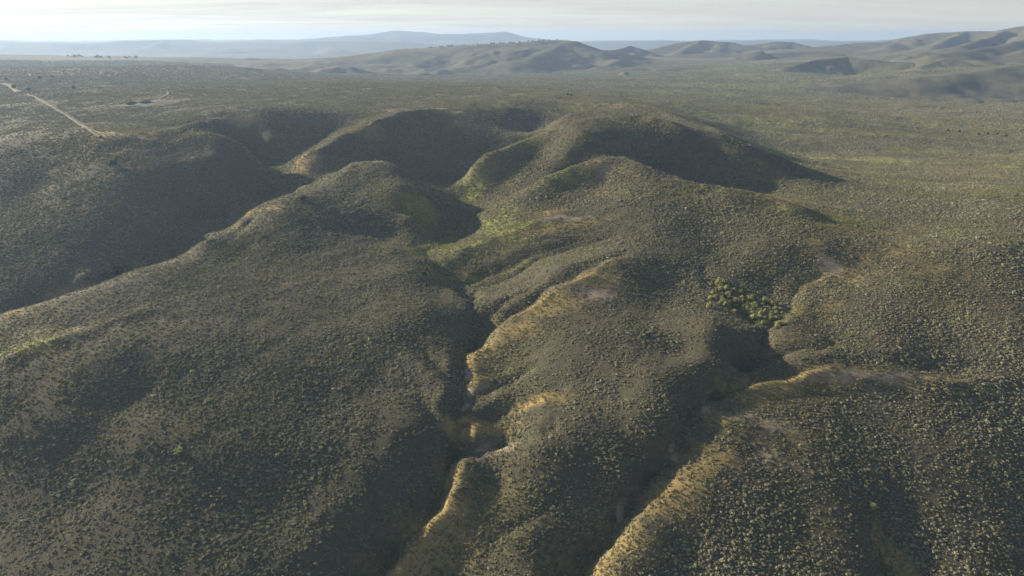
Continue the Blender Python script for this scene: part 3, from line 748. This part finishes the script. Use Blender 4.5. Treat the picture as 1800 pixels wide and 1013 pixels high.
# nearest bushes, large enough in the picture to be single things
u = X / Y; depth = np.sqrt(X ** 2 + Y ** 2 + (CAM_Z - Z) ** 2)
vv = ((Z - CAM_Z) * math.cos(PITCH) + Y * math.sin(PITCH)) / (Y * math.cos(PITCH) - (Z - CAM_Z) * math.sin(PITCH))
uu = X / (Y * math.cos(PITCH) - (Z - CAM_Z) * math.sin(PITCH))
inview = (np.abs(uu) < .74) & (np.abs(vv) < .415)
score = np.where(inview, size / depth, 0)
big = np.argsort(-score)[:290]
rest = np.ones(len(X), bool); rest[big] = False

def scatter(name, source_name, meshes, x, y, z, size, tone, fresh):
    """one countless cover: leaf meshes instanced on a point per plant; the source meshes live outside the scene"""
    src = bpy.data.collections.new(source_name)
    for me in meshes: src.objects.link(bpy.data.objects.new(source_name, me))
    me = bpy.data.meshes.new(name); me.vertices.add(len(x)); me.vertices.foreach_set('co', np.stack([x, y, z], 1).astype(np.float32).ravel())
    for nm, v in (('size', size), ('tone', tone), ('fresh', fresh), ('spin', rng.uniform(0, 6.28, len(x))), ('squash', rng.uniform(.65, 1.3, len(x))), ('stretch', rng.uniform(.7, 1.7, len(x)))):
        at = me.attributes.new(nm, 'FLOAT', 'POINT'); at.data.foreach_set('value', v.astype(np.float32))
    o = bpy.data.objects.new(name, me); col.objects.link(o); tag(o, kind='stuff')
    ng = bpy.data.node_groups.new(name, 'GeometryNodeTree')
    ng.interface.new_socket('Geometry', in_out='INPUT', socket_type='NodeSocketGeometry')
    ng.interface.new_socket('Geometry', in_out='OUTPUT', socket_type='NodeSocketGeometry')
    gn, gl = ng.nodes, ng.links
    gi, go = gn.new('NodeGroupInput'), gn.new('NodeGroupOutput')
    iop = gn.new('GeometryNodeInstanceOnPoints'); iop.inputs['Pick Instance'].default_value = True
    ci = gn.new('GeometryNodeCollectionInfo'); ci.inputs['Collection'].default_value = src
    ci.inputs['Separate Children'].default_value = True; ci.inputs['Reset Children'].default_value = True
    def nattr(nm):
        a = gn.new('GeometryNodeInputNamedAttribute'); a.data_type = 'FLOAT'; a.inputs['Name'].default_value = nm; return a.outputs['Attribute']
    def times(a, b):
        q = gn.new('ShaderNodeMath'); q.operation = 'MULTIPLY'; gl.new(a, q.inputs[0]); gl.new(b, q.inputs[1]); return q.outputs[0]
    sx = gn.new('ShaderNodeCombineXYZ'); gl.new(nattr('spin'), sx.inputs['Z'])
    sc_ = gn.new('ShaderNodeCombineXYZ')
    gl.new(times(nattr('size'), nattr('stretch')), sc_.inputs[0]); gl.new(nattr('size'), sc_.inputs[1]); gl.new(times(nattr('size'), nattr('squash')), sc_.inputs[2])
    m2p = gn.new('GeometryNodeMeshToPoints')
    gl.new(gi.outputs[0], m2p.inputs['Mesh'])
    gl.new(m2p.outputs[0], iop.inputs['Points']); gl.new(ci.outputs[0], iop.inputs['Instance'])
    gl.new(sx.outputs[0], iop.inputs['Rotation']); gl.new(sc_.outputs[0], iop.inputs['Scale'])
    gl.new(iop.outputs[0], go.inputs[0])
    o.modifiers.new('scatter', 'NODES').node_group = ng
    return o
scatter('sagebrush_cover', 'sagebrush_source', SAGE, X[rest], Y[rest], Z[rest] - .06, size[rest], tone[rest], fresh[rest])
scatter('grass', 'grass_source', TUFT, TX, TY, TZ, TS, TT, TF)

for i, k in enumerate(big):
    o = bpy.data.objects.new('sagebrush', SAGE[i % 4]); col.objects.link(o)
    o.location = (X[k], Y[k], Z[k] - .06); o.rotation_euler = (0, 0, random.uniform(0, 6.28)); o.scale = (size[k],) * 3
    o['tone'] = float(tone[k]); o['fresh'] = float(fresh[k])
    tag(o, 'rounded grey-green sagebrush bush among many alike on the lowest slopes beside the ravines', 'sagebrush', 'sagebrush bushes on the lowest slopes')

# --- taller shrubs and junipers, each a thing with crown and trunk
def trunk_mesh(name, h, r0, seed, limbs=3):
    rg = random.Random(seed); V, F = [], []
    def tube(p0, p1, ra, rb):
        d = np.array(p1) - np.array(p0); d = d / np.linalg.norm(d); t = np.cross(d, (0.3, 1, .2)); t /= np.linalg.norm(t); b2 = np.cross(d, t); i0 = len(V)
        for p, r in ((p0, ra), (p1, rb)):
            for j in range(5):
                a = 2 * math.pi * j / 5; V.append(tuple(np.array(p) + r * (math.cos(a) * t + math.sin(a) * b2)))
        for j in range(5): F.append((i0 + j, i0 + (j + 1) % 5, i0 + 5 + (j + 1) % 5, i0 + 5 + j))
    tube((0, 0, -.25), (0.03, 0.02, h * .45), r0, r0 * .7)
    for k in range(limbs):
        a = 2 * math.pi * k / limbs + rg.uniform(-.4, .4)
        tube((0.03, 0.02, h * .4), (h * .4 * math.cos(a), h * .4 * math.sin(a), h * rg.uniform(.7, .95)), r0 * .6, r0 * .25)
    me = bpy.data.meshes.new(name); me.from_pydata(V, [], F); me.materials.append(MAT_BARK); me.update(); return me
SHRUB_CROWN = [foliage_mesh('crown', 71 + k, 130, .72, .17, (1.0, (.95, 1.15, .85)[k]), MAT_SHRUB, .45) for k in range(3)]
SHRUB_TRUNK = trunk_mesh('trunk', 1.0, .07, 5, 4)
JUN_CROWN = [foliage_mesh('crown', 91 + k, 150, .74, .16, (1.0, (1.05, 1.25)[k]), MAT_JUNIPER, .55) for k in range(2)]
JUN_TRUNK = trunk_mesh('trunk', 1.2, .10, 8, 3)
def plant(name, crown, trunk, x, y, s, label, cat, group=None, tone_=.5, fresh_=.3):
    root = bpy.data.objects.new(name, None); col.objects.link(root)
    root.location = (x, y, float(ground_z(np.array([x]), np.array([y]))[0]) - .05); root.rotation_euler = (0, 0, random.uniform(0, 6.28)); root.scale = (s, s, s * random.uniform(.9, 1.1))
    root.empty_display_size = .3
    for nm, me in (('crown', crown), ('trunk', trunk)):
        o = bpy.data.objects.new(nm, me); col.objects.link(o); o.parent = root; o['tone'] = tone_; o['fresh'] = fresh_
    return tag(root, label, cat, group)
# thicket of green shrubs at the head of the right-hand ravine
gpx = []
tries = 0
while len(gpx) < 78 and tries < 6000:
    tries += 1
    px, py = random.uniform(1245, 1375), random.uniform(496, 585)
    # a band sinking to the right, thinning downwards
    if not (-14 < (py - 528) - .42 * (px - 1310) < 26 + random.uniform(-6, 14) or (abs(px - 1265) < 18 and py < 535)): continue
    if py > 555 and random.random() < .35: continue
    x, y, z = on_ground(px, py, 150, 400)
    s = random.choice((.65, .8, 1.0, 1.25, 1.6)) * random.uniform(.85, 1.15)
    if any((x - a) ** 2 + (y - b2) ** 2 < (.72 * (s + c)) ** 2 for a, b2, c in gpx): continue
    gpx.append((x, y, s))
for i, (x, y, s) in enumerate(gpx):
    plant('green_shrub', SHRUB_CROWN[i % 3], SHRUB_TRUNK, x, y, s, 'tall bushy green shrub in the dense thicket where the right-hand ravine begins', 'shrub',
          'green shrubs of the thicket', random.random(), random.uniform(0, .8))
JUN = [
 (745,483,1.5,'lone dark juniper on the rim above the branching green gully'),
 (199,293,2.6,'lone round dark juniper on the shaded slope below the track'),
 (189,489,2.3,'olive shrub at left of the pair on the narrow lit ridge'),
 (208,483,2.8,'broad dark shrub at right of the pair on the narrow lit ridge'),
 (533,353,2.0,'low dark juniper on the ridge spur below the pale knob'),
 (316,797,1.3,'pale yellow-green shrub alone on the broad slope at lower left'),
 (1533,894,1.3,'bright green shrub on the dark slope above the lit gully edge'),
]
for i, (px, py, s, lab) in enumerate(JUN):
    x, y, z = on_ground(px, py, 120, 700)
    g = i in (5, 6)
    plant('green_shrub' if g else 'juniper_tree', (SHRUB_CROWN if g else JUN_CROWN)[i % 2], SHRUB_TRUNK if g else JUN_TRUNK, x, y, s, lab, 'shrub' if 'shrub' in lab else 'tree', None, .5, .55 if g else .2)
FAR_JUN = [(25,156,3.,'dark juniper beside the pale bend of the far track'), (12,142,2.6,'small dark juniper on the plain above the far track'),
 (70,139,2.6,'left one of two far junipers on the low rise above the track'), (92,137,2.4,'right one of two far junipers on the low rise above the track'),
 (50,160,2.6,'dark juniper at the foot of the low rise where the track starts'), (130,157,2.6,'dark juniper in the shade under the low rise'),
 (1666,231,1.6,'left one of the two dark junipers on the plain'), (1686,233,1.6,'right one of the two dark junipers on the plain'),
 (1720,238,1.6,'leftmost of the dark bushes lining the dry wash'), (1736,237,1.6,'second of the dark bushes lining the dry wash'), (1752,237,1.6,'third of the dark bushes lining the dry wash'), (1768,240,1.6,'last of the dark bushes lining the dry wash'),
 (998,168,1.6,'small dark tree on the plateau rim at the head of the dark hollow'), (1004,169,1.4,'smaller dark tree beside another on the plateau rim')]
for i, (px, py, s, lab) in enumerate(FAR_JUN):
    x, y, z = on_ground(px, py, 400, 2500)
    plant('juniper_tree', JUN_CROWN[i % 2], JUN_TRUNK, x, y, s, lab, 'tree', None, .4, .1)
# trees along the skyline of the left plateau and on the flat-topped hill
for i in range(34):
    px = random.choice([random.uniform(112, 140), random.uniform(160, 215), random.uniform(215, 245)])
    y = 2180 + random.uniform(-60, 60); x = (px - CX) / F_PX * y / 1.063
    plant('juniper_tree', JUN_CROWN[i % 2], JUN_TRUNK, x, y, random.uniform(2.4, 4.2), 'tiny dark juniper in the row along the skyline of the low plateau', 'tree', 'junipers on the plateau skyline', .3, 0)
mesa_me = bpy.data.objects['mesa_hill'].data
mv = np.empty(len(mesa_me.vertices) * 3, np.float32); mesa_me.vertices.foreach_get('co', mv); mv = mv.reshape(-1, 3)
crest = [at_y(*p) for p in [(760,84,2300),(830,79,2350),(930,75.5,2350),(985,72,2330)]]
for i in range(46):
    t = random.random(); x = np.interp(t, np.linspace(0, 1, 4), [c[0] for c in crest]); y = np.interp(t, np.linspace(0, 1, 4), [c[1] for c in crest])
    x += random.uniform(-15, 15); y += random.uniform(-25, 15)
    o = plant('juniper_tree', JUN_CROWN[i % 2], JUN_TRUNK, x, y, random.uniform(2.0, 3.6), 'tiny dark juniper on the rim of the flat-topped hill', 'tree', 'junipers on the flat-topped hill', .3, 0)
    k = np.argmin((mv[:, 0] - x) ** 2 + (mv[:, 1] - y) ** 2); o.location.z = float(mv[k, 2]) - .4

# ------------------------------------------------------------------ the air
HX, HY0, HY1, HZ0, HZ1 = 11500.0, -1500.0, 11500.0, float(GZ.min()) - 1.0, CAM_Z + 86.0
hv = [(sx * HX, yy, zz_) for zz_ in (HZ0, HZ1) for yy in (HY0, HY1) for sx in (-1, 1)]
hf = [(0, 2, 3, 1), (4, 5, 7, 6), (0, 1, 5, 4), (2, 6, 7, 3), (0, 4, 6, 2), (1, 3, 7, 5)]
mh = bpy.data.materials.new('air'); mh.use_nodes = True
n, l = mh.node_tree.nodes, mh.node_tree.links
n.clear()
ho = n.new('ShaderNodeOutputMaterial'); pv = n.new('ShaderNodeVolumePrincipled')
pv.inputs['Color'].default_value = HAZE_COLOR
pv.inputs['Density'].default_value = HAZE_DENSITY
pv.inputs['Anisotropy'].default_value = 0.25
l.new(pv.outputs[0], ho.inputs['Volume'])
tag(mesh_obj('haze', hv, hf, mh, smooth=False), kind='stuff')
